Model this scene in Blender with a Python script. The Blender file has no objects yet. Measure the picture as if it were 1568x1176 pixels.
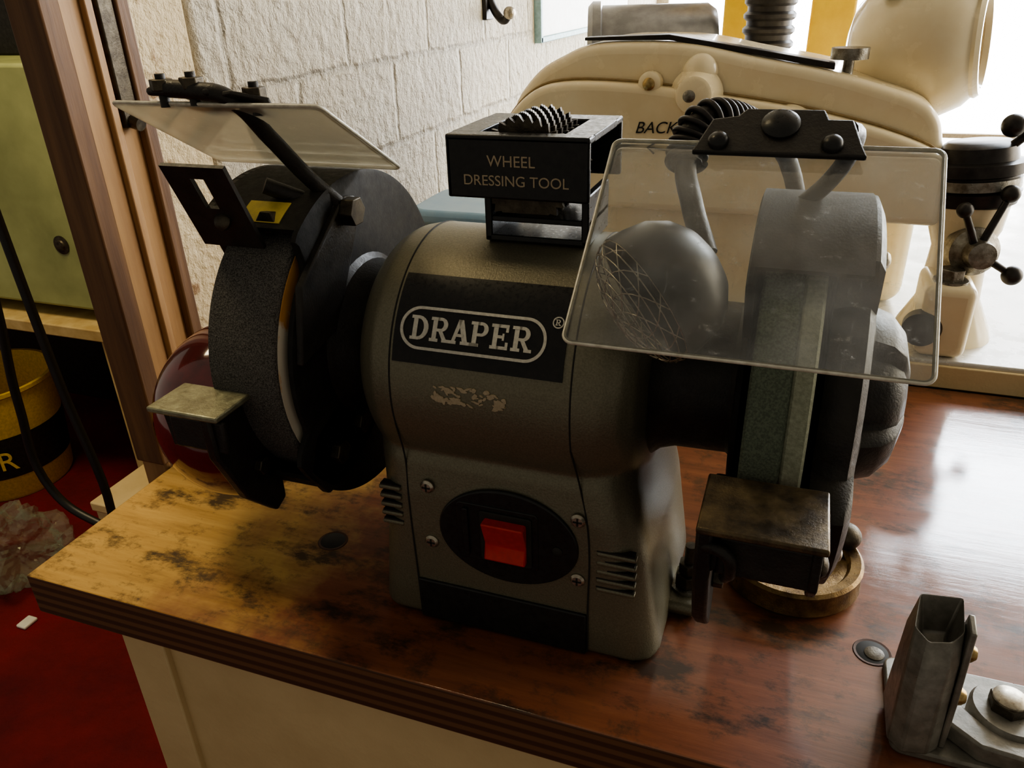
import bpy, bmesh, math, random
from mathutils import Vector, Matrix, noise as mnoise
random.seed(7)
sc=bpy.context.scene
try:
    sc.view_settings.view_transform='AgX'; sc.view_settings.look='AgX - Medium High Contrast'
except Exception as e: print(e)
V=Vector
# ---------------------------------------------------------------- camera
R=V((.941,.338,-.0294)); U=V((-.129,.437,.891)); 
R.normalize(); F=V((-.3136,.834,-.454)); F.normalize(); U=R.cross(F).normalized(); F=U.cross(R).normalized()
cam=bpy.data.cameras.new("camera"); camo=bpy.data.objects.new("camera",cam); sc.collection.objects.link(camo)
m=Matrix((( R.x,U.x,-F.x,0),(R.y,U.y,-F.y,0),(R.z,U.z,-F.z,1.206),(0,0,0,1)))
camo.matrix_world=m; cam.sensor_width=36; cam.lens=27.55; cam.clip_start=.01; cam.clip_end=60
sc.camera=camo
# ---------------------------------------------------------------- materials
def nt(name):
    m=bpy.data.materials.new(name); m.use_nodes=True
    t=m.node_tree; b=t.nodes["Principled BSDF"]; return m,t,b
def N(t,ty,**k):
    n=t.nodes.new(ty)
    for a,b in k.items(): setattr(n,a,b)
    return n
def coords(t,scale=(1,1,1),rot=(0,0,0)):
    tc=N(t,"ShaderNodeTexCoord"); mp=N(t,"ShaderNodeMapping"); mp.inputs["Scale"].default_value=scale; mp.inputs["Rotation"].default_value=rot
    t.links.new(tc.outputs["Object"],mp.inputs["Vector"]); return mp.outputs["Vector"]
def noise(t,vec,scale,detail=5,rough=.6):
    n=N(t,"ShaderNodeTexNoise"); n.inputs["Scale"].default_value=scale; n.inputs["Detail"].default_value=detail; n.inputs["Roughness"].default_value=rough
    t.links.new(vec,n.inputs["Vector"]); return n.outputs["Fac"]
def ramp(t,fac,stops):
    r=N(t,"ShaderNodeValToRGB"); t.links.new(fac,r.inputs["Fac"])
    e=r.color_ramp.elements
    while len(e)<len(stops): e.new(.5)
    for i,(p,c) in enumerate(stops):
        e[i].position=p; e[i].color=(*c,1) if len(c)==3 else c
    return r.outputs["Color"]
def mix(t,fac,a,b,mode='MIX'):
    n=N(t,"ShaderNodeMix",data_type='RGBA',blend_type=mode)
    if isinstance(fac,(int,float)): n.inputs[0].default_value=fac
    else: t.links.new(fac,n.inputs[0])
    for s,x in ((6,a),(7,b)):
        if isinstance(x,tuple): n.inputs[s].default_value=(*x,1)
        else: t.links.new(x,n.inputs[s])
    return n.outputs[2]
def bump(t,b,h,strength,dist):
    # dist in cm; bump distance is world metres
    n=N(t,"ShaderNodeBump"); n.inputs["Strength"].default_value=strength; n.inputs["Distance"].default_value=dist*.01
    t.links.new(h,n.inputs["Height"]); t.links.new(n.outputs["Normal"],b.inputs["Normal"]); return n
def mat(name,col,rough=.5,metal=0,col2=None,scale=1.5,lo=.35,hi=.65,bmp=0,bscale=None,coat=0,rvar=0,bdist=.1,det=5,spec=.5):
    m,t,b=nt(name); b.inputs["Roughness"].default_value=rough; b.inputs["Metallic"].default_value=metal; b.inputs["Coat Weight"].default_value=coat; b.inputs["Specular IOR Level"].default_value=spec
    vec=coords(t)
    c2=col2 or tuple(x*.75 for x in col)
    f=noise(t,vec,scale,det)
    t.links.new(ramp(t,f,[(lo,col),(hi,c2)]),b.inputs["Base Color"])
    if rvar:
        f2=noise(t,vec,scale*2.3); r=ramp(t,f2,[(.3,(max(rough-rvar,.02),)*3),(.7,(min(rough+rvar,1),)*3)]); t.links.new(r,b.inputs["Roughness"])
    if bmp: bump(t,b,noise(t,vec,bscale or 8,4),bmp,bdist)
    return m
M={}
M['body']=mat("hammered_grey_paint",(.205,.188,.133),.37,.45,(.15,.138,.096),10,bmp=.8,bscale=9,rvar=.05,bdist=.02)
M['black']=mat("black_casting",(.018,.016,.014),.42,0,(.03,.026,.021),.9,bmp=.8,bscale=7,rvar=.1,bdist=.03,spec=.35)
M['guard']=mat("matt_black_guard",(.014,.013,.012),.6,0,(.022,.02,.017),.9,bmp=.6,bscale=7,rvar=.1,bdist=.03,spec=.22)
M['blackgloss']=mat("black_plastic",(.011,.011,.011),.33,0,(.018,.018,.017),2,rvar=.1,spec=.4)
M['badge']=mat("badge_black",(.008,.008,.008),.3,0,(.014,.013,.012),2,rvar=.1,spec=.35)
M['ink']=mat("badge_lettering",(.6,.58,.5),.45,0,(.46,.44,.38),6)
M['tan']=mat("tool_lettering",(.45,.37,.25),.5,0,(.36,.29,.19),6)
M['seam']=mat("seam_dark",(.02,.018,.014),.7)
M['red']=mat("switch_red",(.55,.03,.02),.3,0,(.45,.022,.015),3)
M['screw']=mat("zinc_screw",(.5,.46,.38),.35,.9,(.3,.26,.2),3,rvar=.1)
M['steel']=mat("worn_steel",(.34,.33,.29),.38,.85,(.16,.14,.11),1.3,rvar=.15,bmp=.4)
M['clamp']=mat("grey_cast_steel",(.27,.255,.22),.36,.3,(.16,.15,.125),1.0,rvar=.1,bmp=.4,bscale=4,bdist=.03)
M['oldsteel']=mat("oily_steel",(.10,.085,.06),.42,.7,(.045,.036,.026),1.1,rvar=.15,bmp=.5,bdist=.04)
M['rustrest']=mat("bronzed_rest_steel",(.17,.125,.068),.4,.6,(.05,.038,.026),.9,rvar=.12,bmp=.5,bdist=.04)
M['reststeel']=mat("rest_steel",(.33,.33,.23),.42,.6,(.2,.19,.13),1.1,rvar=.12,bmp=.5,bdist=.04)
M['wheelgrey']=mat("grit_wheel_grey",(.16,.15,.135),.9,0,(.045,.042,.036),14,.4,.6,bmp=1,bscale=9,bdist=.16,det=3)
M['wheelgreen']=mat("grit_wheel_green",(.15,.18,.13),.9,0,(.09,.11,.08),9,.4,.6,bmp=1,bscale=12,bdist=.08,det=3)
M['wheelwhite']=mat("grit_wheel_dressed",(.32,.335,.25),.85,0,(.22,.235,.17),5,bmp=.8,bscale=14,bdist=.05)
M['paper']=mat("wheel_label",(.66,.60,.48),.7,0,(.60,.3,.08),.25,.5,.56)
M['yellow']=mat("yellow_sticker",(.6,.46,.06),.5)
M['maroon']=mat("maroon_guard",(.13,.018,.02),.12,.0,(.06,.012,.012),.35,coat=.8)
M['brass']=mat("aged_brass",(.30,.20,.085),.4,.8,(.12,.075,.035),1.0,rvar=.15,bmp=.5,bdist=.05)
M['rivet']=mat("brass_rivet",(.5,.38,.18),.3,.9,(.3,.2,.09),3)
M['cream']=mat("cream_enamel",(.88,.77,.53),.25,0,(.83,.70,.45),.2,coat=.4,rvar=.05)
M['creamline']=mat("cover_joint",(.35,.25,.12),.6)
M['creamd']=mat("cream_cabinet",(.68,.54,.31),.55,0,(.56,.43,.23),.08,.35,.7,bmp=.5,bscale=1.5,bdist=.1)
M['yel']=mat("yellow_frame_paint",(.9,.58,.04),.45,0,(.8,.48,.03),.3)
M['motor']=mat("grey_motor",(.34,.34,.34),.3,.6,(.24,.24,.24),.5)
M['dark']=mat("dark_steel",(.05,.045,.042),.4,.6,(.03,.027,.025),1)
M['table']=mat("zinc_table",(.6,.58,.54),.3,.2,(.45,.43,.38),.12,.4,.7,rvar=.12)
M['blue']=mat("tub_blue",(.28,.48,.68),.35,0,(.34,.53,.7),.5)
M['white']=mat("white_plastic",(.75,.74,.7),.4,0,(.66,.65,.6),.4)
M['frameblue']=mat("board_edge",(.35,.55,.6),.5)
M['jamb']=mat("jamb_cream_paint",(.62,.50,.31),.7,0,(.28,.17,.08),.3,.57,.64,bmp=1,bscale=1.2,bdist=.5)
M['green']=mat("pale_green_paint",(.44,.48,.23),.6,0,(.26,.29,.13),.05,.3,.7)
M['redfloor']=mat("red_floor",(.17,.008,.012),.8,0,(.07,.004,.006),.05,.3,.7,bmp=.6,bscale=.5,bdist=.6,spec=.3)
M['wood']=mat("pale_wood",(.6,.47,.24),.65,0,(.45,.32,.14),.2)
M['cable']=mat("black_cable",(.015,.014,.013),.45)
M['bucketlab']=mat("bucket_yellow",(.7,.48,.03),.45)
M['ceil']=mat("ceiling_paint",(.30,.26,.20),.9)
M['lamp']=mat("lamp_shade",(.04,.037,.032),.4,0,(.026,.024,.021),1,spec=.35)
def grain(name,c1,c2,sc3,rough,k=.5):
    m,t,b=nt(name); vec=coords(t,sc3); f=noise(t,vec,1,6,.65)
    t.links.new(ramp(t,f,[(.3,c1),(.7,c2)]),b.inputs["Base Color"]); b.inputs["Roughness"].default_value=rough
    bump(t,b,f,k,.2); return m
M['post']=grain("old_timber",(.20,.105,.045),(.09,.042,.02),(.9,.9,.06),.6)
M['postl']=grain("door_trim_varnish",(.44,.265,.12),(.27,.148,.066),(.5,.5,.05),.5,.6)
def shieldmat(name,k,base,tint):
    m,t,b=nt(name)
    vec=coords(t)
    tr=N(t,"ShaderNodeBsdfTransparent"); tr.inputs[0].default_value=(.96,.96,.93,1)
    gl=N(t,"ShaderNodeBsdfGlossy"); gl.inputs["Roughness"].default_value=.05
    df=N(t,"ShaderNodeBsdfDiffuse"); df.inputs[0].default_value=(*tint,1)
    tl=N(t,"ShaderNodeBsdfTranslucent"); tl.inputs[0].default_value=(*tint,1)
    a=N(t,"ShaderNodeMixShader"); a.inputs[0].default_value=.6; t.links.new(df.outputs[0],a.inputs[1]); t.links.new(tl.outputs[0],a.inputs[2])
    f=noise(t,vec,.45,4); f2=noise(t,coords(t,(1,1.6,1.6),(.3,.5,.7)),1.1,9,.75); f3=noise(t,coords(t,(3.5,.6,.6),(.2,.1,.9)),1.5,6,.7)
    h=mix(t,1.0,ramp(t,f,[(.35,(base,)*3),(.7,(base+.10*k,)*3)]),ramp(t,f2,[(.59,(.0,)*3),(.70,(.3*k,)*3)]),'ADD')
    h=mix(t,1.0,h,ramp(t,f3,[(.62,(.0,)*3),(.74,(.16*k,)*3)]),'ADD')
    s=N(t,"ShaderNodeMixShader"); t.links.new(h,s.inputs[0]); t.links.new(tr.outputs[0],s.inputs[1]); t.links.new(a.outputs[0],s.inputs[2])
    fr=N(t,"ShaderNodeFresnel"); fr.inputs[0].default_value=1.45
    s2=N(t,"ShaderNodeMixShader"); t.links.new(fr.outputs[0],s2.inputs[0]); t.links.new(s.outputs[0],s2.inputs[1]); t.links.new(gl.outputs[0],s2.inputs[2])
    t.links.new(s2.outputs[0],t.nodes["Material Output"].inputs[0]); return m
M['shield']=shieldmat("scratched_polycarbonate",1,.03,(.88,.88,.84))
M['shield_lit']=shieldmat("backlit_polycarbonate",.4,.55,(.92,.86,.70))  # warm haze paints the light coming through the left shield from behind
M['edge']=mat("polycarbonate_edge",(.7,.68,.58),.3,0,(.5,.47,.38),2)
def bagmat():
    m,t,b=nt("clear_bag"); tr=N(t,"ShaderNodeBsdfTransparent"); s=N(t,"ShaderNodeMixShader"); s.inputs[0].default_value=.22
    b.inputs["Base Color"].default_value=(.36,.42,.32,1); b.inputs["Roughness"].default_value=.12; b.inputs["Metallic"].default_value=.3
    t.links.new(tr.outputs[0],s.inputs[1]); t.links.new(b.outputs[0],s.inputs[2]); t.links.new(s.outputs[0],t.nodes["Material Output"].inputs[0]); return m
M['bag']=bagmat()
def benchmat():
    m,t,b=nt("varnished_plywood_top")
    vec=coords(t,(.06,.55,.55)); g=noise(t,vec,1.6,8,.7)
    v2=coords(t); n=noise(t,v2,.12,5,.65)
    yel=ramp(t,g,[(.25,(.22,.12,.035)),(.45,(.44,.265,.08)),(.7,(.56,.36,.12))])
    redb=ramp(t,g,[(.25,(.11,.036,.017)),(.5,(.20,.068,.03)),(.75,(.27,.10,.043))])
    sp=N(t,"ShaderNodeSeparateXYZ"); t.links.new(v2,sp.inputs[0])
    a=N(t,"ShaderNodeMath",operation='MULTIPLY_ADD'); t.links.new(n,a.inputs[0]); a.inputs[1].default_value=34; t.links.new(sp.outputs[0],a.inputs[2])
    mr=N(t,"ShaderNodeMapRange"); t.links.new(a.outputs[0],mr.inputs[0]); mr.inputs[1].default_value=-19; mr.inputs[2].default_value=-9; 
    col=mix(t,mr.outputs[0],yel,redb)
    s=noise(t,coords(t,(.11,.2,.2)),1.0,7,.72); sf=ramp(t,s,[(.53,(0,0,0)),(.62,(.9,.9,.9))])
    col=mix(t,sf,col,(.03,.018,.01))
    s2_=noise(t,coords(t,(.3,.35,.3)),1.0,8,.75); sf3=ramp(t,s2_,[(.53,(0,0,0)),(.66,(.85,.85,.85))])
    col=mix(t,sf3,col,(.055,.03,.015))
    t.links.new(col,b.inputs["Base Color"])
    b.inputs["Roughness"].default_value=.5; b.inputs["Specular IOR Level"].default_value=.3
    mr2=N(t,"ShaderNodeMapRange"); t.links.new(a.outputs[0],mr2.inputs[0]); mr2.inputs[1].default_value=-5; mr2.inputs[2].default_value=18; mr2.inputs[3].default_value=.0; mr2.inputs[4].default_value=1
    t.links.new(mr2.outputs[0],b.inputs["Coat Weight"])
    cr=ramp(t,noise(t,coords(t,(.25,.6,.6)),.8,6,.7),[(.35,(.03,)*3),(.7,(.16,)*3)]); t.links.new(cr,b.inputs["Coat Roughness"]); b.inputs["Coat IOR"].default_value=1.6
    bump(t,b,g,.5,.05)
    n2=N(t,"ShaderNodeBump"); n2.inputs["Strength"].default_value=.3; n2.inputs["Distance"].default_value=.0003; t.links.new(g,n2.inputs["Height"]); t.links.new(n2.outputs[0],b.inputs["Coat Normal"])
    return m
M['bench']=benchmat()
def plymat():
    m,t,b=nt("plywood_edge_layers"); v=coords(t,(.15,.15,1)); 
    w=N(t,"ShaderNodeTexWave",wave_type='BANDS',bands_direction='Z'); w.inputs["Scale"].default_value=.42; w.inputs["Distortion"].default_value=.5; w.inputs["Detail"].default_value=2
    t.links.new(v,w.inputs["Vector"]); t.links.new(ramp(t,w.outputs["Fac"],[(.3,(.07,.028,.012)),(.7,(.15,.07,.03))]),b.inputs["Base Color"]); b.inputs["Roughness"].default_value=.65; return m
M['ply']=plymat()
def wallmat():
    m,t,b=nt("painted_rough_blocks")
    tc=N(t,"ShaderNodeTexCoord"); sp=N(t,"ShaderNodeSeparateXYZ"); t.links.new(tc.outputs["Object"],sp.inputs[0])
    cb=N(t,"ShaderNodeCombineXYZ"); t.links.new(sp.outputs[1],cb.inputs[0]); t.links.new(sp.outputs[2],cb.inputs[1])
    nn=N(t,"ShaderNodeTexNoise"); nn.inputs["Scale"].default_value=.35; t.links.new(cb.outputs[0],nn.inputs["Vector"])
    vm=N(t,"ShaderNodeVectorMath",operation='MULTIPLY_ADD'); t.links.new(nn.outputs["Color"],vm.inputs[0]); vm.inputs[1].default_value=(.9,.9,0); t.links.new(cb.outputs[0],vm.inputs[2])
    br=N(t,"ShaderNodeTexBrick"); br.inputs["Scale"].default_value=1; br.inputs["Brick Width"].default_value=20; br.inputs["Row Height"].default_value=9.5
    br.inputs["Mortar Size"].default_value=.6; br.inputs["Mortar Smooth"].default_value=.9
    br.inputs["Color1"].default_value=(1,1,1,1); br.inputs["Color2"].default_value=(.9,.9,.9,1); br.inputs["Mortar"].default_value=(.15,.15,.15,1)
    t.links.new(vm.outputs[0],br.inputs["Vector"])
    n1=noise(t,tc.outputs["Object"],.55,7,.62); 
    h=N(t,"ShaderNodeMath",operation='MULTIPLY_ADD'); t.links.new(n1,h.inputs[0]); h.inputs[1].default_value=3.2; t.links.new(br.outputs["Color"],h.inputs[2])
    bump(t,b,h.outputs[0],1.0,1.1)
    n2=noise(t,tc.outputs["Object"],.1,4)
    c=ramp(t,n2,[(.3,(.88,.79,.61)),(.7,(.80,.69,.50))])
    c=mix(t,.18,c,br.outputs["Color"],'MULTIPLY')
    t.links.new(c,b.inputs["Base Color"]); b.inputs["Roughness"].default_value=.6; return m
M['wall']=wallmat()
def emit(name,col,s):
    m,t,b=nt(name); b.inputs["Base Color"].default_value=(0,0,0,1); b.inputs["Emission Color"].default_value=(*col,1); b.inputs["Emission Strength"].default_value=s; return m
M['sky']=emit("bright_frosted_glass",(.95,.97,1.0),17)
M['skyup']=emit("upper_window_glass",(.86,.93,1.0),42)
M['sky2']=emit("side_window_glass",(1,.91,.75),9)
# ---------------------------------------------------------------- builders (units: cm, bench top at z=0)
def root(name,dz=0):
    e=bpy.data.objects.new(name,None); sc.collection.objects.link(e); e.scale=(.01,)*3; e.location=(0,0,.85+dz); e.empty_display_size=.1; return e
def fin(bm,p,name,mt,bev=0,smooth=True,seg=2,ang=35):
    bmesh.ops.recalc_face_normals(bm,faces=bm.faces)
    me=bpy.data.meshes.new(name); bm.to_mesh(me); bm.free(); o=bpy.data.objects.new(name,me); sc.collection.objects.link(o); o.parent=p
    mts=mt if isinstance(mt,(list,tuple)) else [mt]
    for x in mts: me.materials.append(M[x])
    if bev:
        b=o.modifiers.new("bevel",'BEVEL'); b.width=bev; b.segments=seg; b.limit_method='ANGLE'; b.angle_limit=math.radians(30)
    if smooth:
        me.polygons.foreach_set("use_smooth",[True]*len(me.polygons))
        bm2=bmesh.new(); bm2.from_mesh(me)
        for e in bm2.edges:
            if len(e.link_faces)==2 and e.calc_face_angle(0)>math.radians(ang): e.smooth=False
        bm2.to_mesh(me); bm2.free()
    return o
def box(p,name,x0,x1,y0,y1,z0,z1,mt,bev=.08,rot=None,**k):
    bm=bmesh.new(); bmesh.ops.create_cube(bm,size=1)
    c=V(((x0+x1)/2,(y0+y1)/2,(z0+z1)/2))
    for v in bm.verts:
        q=V((v.co.x*(x1-x0),v.co.y*(y1-y0),v.co.z*(z1-z0)))
        if rot: q=rot@q
        v.co=q+c
    return fin(bm,p,name,mt,bev,**k)
def frame(d):
    d=V(d).normalized(); a=V((0,0,1)) if abs(d.z)<.9 else V((1,0,0)); u=d.cross(a).normalized(); w=d.cross(u).normalized(); return d,u,w
def lathe(p,name,org,axis,prof,mt,seg=48,bev=0,closed=False):
    d,u,w=frame(axis); org=V(org); bm=bmesh.new(); rings=[]
    for h,r in prof:
        if r<1e-5: rings.append([bm.verts.new(org+d*h)])
        else: rings.append([bm.verts.new(org+d*h+(u*math.cos(2*math.pi*i/seg)+w*math.sin(2*math.pi*i/seg))*r) for i in range(seg)])
    prs=list(zip(rings,rings[1:]))
    if closed: prs.append((rings[-1],rings[0]))
    for A,B in prs:
        for i in range(seg):
            j=(i+1)%seg
            if len(A)==1 and len(B)==1: continue
            if len(A)==1: bm.faces.new((A[0],B[i],B[j]))
            elif len(B)==1: bm.faces.new((A[i],B[0],A[j]))
            else: bm.faces.new((A[i],B[i],B[j],A[j]))
    if not closed:
        for r_ in (rings[0],rings[-1]):
            if len(r_)>2: bm.faces.new(r_)
    return fin(bm,p,name,mt,bev)
def cyl(p,name,p0,p1,r,mt,r2=None,seg=32,bev=0):
    p0=V(p0);p1=V(p1); L=(p1-p0).length; r2=r if r2 is None else r2
    return lathe(p,name,p0,p1-p0,[(0,r),(L,r2)],mt,seg,bev)
def ball(p,name,c,r,mt,sx=1,sy=1,sz=1):
    bm=bmesh.new(); bmesh.ops.create_uvsphere(bm,u_segments=32,v_segments=20,radius=r)
    for v in bm.verts: v.co=V((v.co.x*sx,v.co.y*sy,v.co.z*sz))+V(c)
    return fin(bm,p,name,mt)
def tube(p,name,pts,r,mt,cyc=False,bez=True,res=8):
    cu=bpy.data.curves.new(name,'CURVE'); cu.dimensions='3D'; cu.bevel_depth=r; cu.bevel_resolution=4; cu.resolution_u=res; cu.use_fill_caps=True
    if bez:
        s=cu.splines.new('BEZIER'); s.bezier_points.add(len(pts)-1)
        for b,q in zip(s.bezier_points,pts): b.co=q; b.handle_left_type=b.handle_right_type='AUTO'
    else:
        s=cu.splines.new('POLY'); s.points.add(len(pts)-1)
        for b,q in zip(s.points,pts): b.co=(*q,1)
    s.use_cyclic_u=cyc
    cu.materials.append(M[mt]); o=bpy.data.objects.new(name,cu); sc.collection.objects.link(o); o.parent=p; return o
def prism(p,name,pts,org,u,v,th,mt,bev=.06,**k):
    org=V(org);u=V(u).normalized();v=V(v).normalized(); n=u.cross(v).normalized(); bm=bmesh.new()
    A=[bm.verts.new(org+u*a+v*b) for a,b in pts]; B=[bm.verts.new(org+u*a+v*b+n*th) for a,b in pts]
    bm.faces.new(A); bm.faces.new(B[::-1]); L=len(A)
    for i in range(L): bm.faces.new((A[i],A[(i+1)%L],B[(i+1)%L],B[i]))
    return fin(bm,p,name,mt,bev,**k)
def rrect(x0,x1,y0,y1,r,n=6):
    o=[]
    for cx,cy,a in ((x1-r,y0+r,-90),(x1-r,y1-r,0),(x0+r,y1-r,90),(x0+r,y0+r,180)):
        for i in range(n+1):
            t=math.radians(a+90*i/n); o.append((cx+r*math.cos(t),cy+r*math.sin(t)))
    return o
def hexn(p,name,c,axis,r,h,mt='oldsteel'):
    return lathe(p,name,c,axis,[(0,r),(h,r)],mt,6,.06)
def bolt(p,name,c,axis,r,h,mt='oldsteel'):
    lathe(p,name,c,axis,[(0,r),(h*.4,r),(h*.8,r*.75),(h,r*.3),(h,0)],mt,24)
def samp(pts,n,dim=3):
    out=[]
    P=[V(p) for p in pts]; P=[P[0]*2-P[1]]+P+[P[-1]*2-P[-2]]
    segs=len(pts)-1
    for i in range(n):
        t=i/(n-1)*segs; k=min(int(t),segs-1); u=t-k; a,b,c,e=P[k],P[k+1],P[k+2],P[k+3]
        out.append(.5*((2*b)+(c-a)*u+(2*a-5*b+4*c-e)*u*u+(3*b-a-3*c+e)*u**3))
    return out
# ================================================================= ROOM
wl=root("wall_left"); box(wl,"blocks",-56,-47.5,56,262,-85,190,'wall',.6)
df=root("trim_1")
box(df,"jamb_plaster",-55,-47.7,49,56,-85,190,'jamb',.4)
box(df,"door_post",-50.4,-47.6,42.6,49,-85,190,'postl',.3)
box(df,"post_front_facing",-50.5,-47.55,42.3,44.0,0.2,190,'post',.15)
box(df,"post_stop_strip",-47.65,-47.1,45.6,46.3,0.2,190,'postl',.1)
box(df,"post_outer_strip",-47.65,-46.9,48.2,49.4,0.2,190,'post',.15)
box(df,"latch_plate",-47.6,-47.1,46.7,48.1,27,40,'oldsteel',.1)
cyl(df,"latch_pin",(-47.2,47.4,27.4),(-46.4,47.4,27.2),.5,'oldsteel')
wb=root("wall_back")
box(wb,"wall_below_window",-70,175,260,270,-85,-6,'ceil',0)
box(wb,"wall_left_of_window",-70,-44,260,270,-6,190,'wall',0)
box(wb,"wall_between_windows",-44,175,260,270,64,102,'ceil',0)
box(wb,"wall_beside_upper_window",-44,44,260,270,102,190,'ceil',0)
box(wb,"wall_above_upper_window",44,175,260,270,150,190,'ceil',0)
win=root("window_1"); box(win,"pane",-44,175,262,263,-6,64,'sky',0); box(win,"mullion",62,65,258,262,-6,64,'white',.3)
wi2=root("window_2"); box(wi2,"pane",44,175,262,263,102,150,'skyup',0); box(wi2,"mullion",100,103,258,262,102,150,'white',.3); box(wi2,"transom",44,175,258,262,126,128,'white',.3)
wr=root("wall_right"); box(wr,"below_window",175,185,60,270,-85,5,'ceil',0); box(wr,"above_window",175,185,60,270,140,190,'ceil',0); box(wr,"pier_near",175,185,60,90,5,140,'ceil',0); box(wr,"pier_far",175,185,235,270,5,140,'ceil',0)
wi3=root("window_3"); box(wi3,"pane",178,179,90,235,5,140,'sky2',0); box(wi3,"mullion",175,178,160,164,5,140,'white',.3)
fl=root("floor"); box(fl,"floor_slab",-420,200,-150,300,-90,-85,'redfloor',0)
ce=root("ceiling"); box(ce,"ceiling_slab",-420,185,20,270,190,195,'ceil',0)
wf=root("wall_far"); box(wf,"panel",-420,-70,262,270,-85,190,'ceil',0)
nb=root("notice_board"); box(nb,"board",-47.8,-46.6,144,215,27,75,'white',.1)
box(nb,"edge_bottom",-47.6,-46.2,143.3,215.7,26.2,27.2,'frameblue',.15); box(nb,"edge_side",-47.6,-46.2,143.2,144.3,26.2,75.7,'frameblue',.15)
hk=root("wall_hook"); box(hk,"plate",-47.7,-46.9,119,122,31,44,'dark',.15)
tube(hk,"hook",[(-47,120.5,34),(-45.5,120.3,31.5),(-44.4,119.8,30.9),(-43.6,119.5,31.6)],.6,'dark'); ball(hk,"tip",(-43.4,119.4,31.9),.9,'screw')
# ================================================================= WORKBENCH
wk=root("workbench")
bt=box(wk,"top",-47.2,75,28.2,76,-3.3,0,['bench','ply'],.12)
for pl in bt.data.polygons:
    if abs(pl.normal.z)<.5: pl.material_index=1
box(wk,"cabinet_front",-41.5,74,30,31.5,-85,-3.3,'creamd',.1)
box(wk,"cabinet_side",-41.5,-40,31.5,74,-85,-3.3,'creamd',.1)
box(wk,"stile",-41.6,-37.9,29.5,30.1,-85,-3.3,'creamd',.12)
box(wk,"cabinet_back",-41.5,74,73,74.5,-85,-3.3,'creamd',.1)
for i,(x,y,r) in enumerate(((-28.6,38.1,.95),(7.5,38.7,.95))):
    lathe(wk,"countersink_%d"%i,(x,y,.0),(0,0,1),[(.02,r),(.03,r*.98),(.02,0)],'seam',24)
    lathe(wk,"countersink_rim_%d"%i,(x,y,.0),(0,0,1),[(0,r*1.15),(.05,r*1.1),(.03,r*.95)],'ply',24,closed=True)
bolt(wk,"sunk_screw",(7.6,38.6,.03),(0,0,1),.55,.1,'oldsteel')
# ================================================================= GRINDER
g=root("bench_grinder",.0004)
YC,ZC,RB=40,16.05,7.35
bm=bmesh.new()
def ringloft(bm,secs):
    rs=[[bm.verts.new(q) for q in s] for s in secs]; n=len(rs[0])
    for A,B in zip(rs,rs[1:]):
        for i in range(n): bm.faces.new((A[i],A[(i+1)%n],B[(i+1)%n],B[i]))
    bm.faces.new(rs[0]); bm.faces.new(rs[-1][::-1])
prof=[(-22.3,4.0),(-22.2,5.0),(-21.9,5.9),(-21.3,6.6),(-20.5,7.1),(-19.3,RB),(-9.1,RB),(-8.0,7.15),(-7.0,6.7),(-6.3,6.0),(-5.95,5.0),(-5.85,4.0)]
ringloft(bm,[[V((x,YC-r*math.cos(t),ZC+r*math.sin(t))) for t in [2*math.pi*i/72 for i in range(72)]] for x,r in prof])
secs=[]
for z,x0,x1,y0,y1,r in [(0.1,-22.2,-4.3,33.4,46.8,1.6),(1,-22.1,-4.4,33.4,46.8,1.6),(4,-21.8,-4.8,33.3,46.8,1.8),(7,-21.5,-5.2,33.25,46.8,2),(9.5,-21.5,-5.7,33.3,46.7,2.2),(11.5,-21.7,-6.1,33.5,46.5,2.4),(13.5,-21.9,-6.2,34.2,46,2.6),(16,-21.6,-6.8,35.5,45,2.6)]:
    secs.append([V((a,b,z)) for a,b in rrect(x0,x1,y0,y1,r,6)])
ringloft(bm,secs)
body=fin(bm,g,"motor_housing",'body',0)
rm=body.modifiers.new("remesh",'REMESH'); rm.mode='VOXEL'; rm.voxel_size=.18; rm.use_smooth_shade=True
sm=body.modifiers.new("smooth",'SMOOTH'); sm.iterations=8; sm.factor=.5
def cs(x,arc,r=RB+.05,base=math.radians(16)):
    a=base+arc/RB; return V((x,YC-r*math.cos(a),ZC+r*math.sin(a)))
def cpatch(name,x0,x1,a0,a1,off,mt,n=24):
    bm=bmesh.new(); nx=30
    g0=[[bm.verts.new(cs(x0+(x1-x0)*i/nx,a0+(a1-a0)*j/n,RB+off)) for j in range(n+1)] for i in range(nx+1)]
    for i in range(nx):
        for j in range(n): bm.faces.new((g0[i][j],g0[i+1][j],g0[i+1][j+1],g0[i][j+1]))
    geo=bmesh.ops.extrude_face_region(bm,geom=list(bm.faces)); 
    for v in [e for e in geo['geom'] if isinstance(e,bmesh.types.BMVert)]:
        d=V((0,v.co.y-YC,v.co.z-ZC)).normalized(); v.co-=d*.3
    return fin(bm,g,name,mt)
cpatch("badge",-19.1,-9.75,0,4.87,.06,'badge')
def cpoly(bm,pts,off):
    A=[bm.verts.new(cs(x,a,RB+off)) for x,a in pts]; B=[bm.verts.new(cs(x,a,RB+off-.1)) for x,a in pts]
    bm.faces.new(A); n=len(A)
    for i in range(n): bm.faces.new((A[i],B[i],B[(i+1)%n],A[(i+1)%n]))
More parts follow.
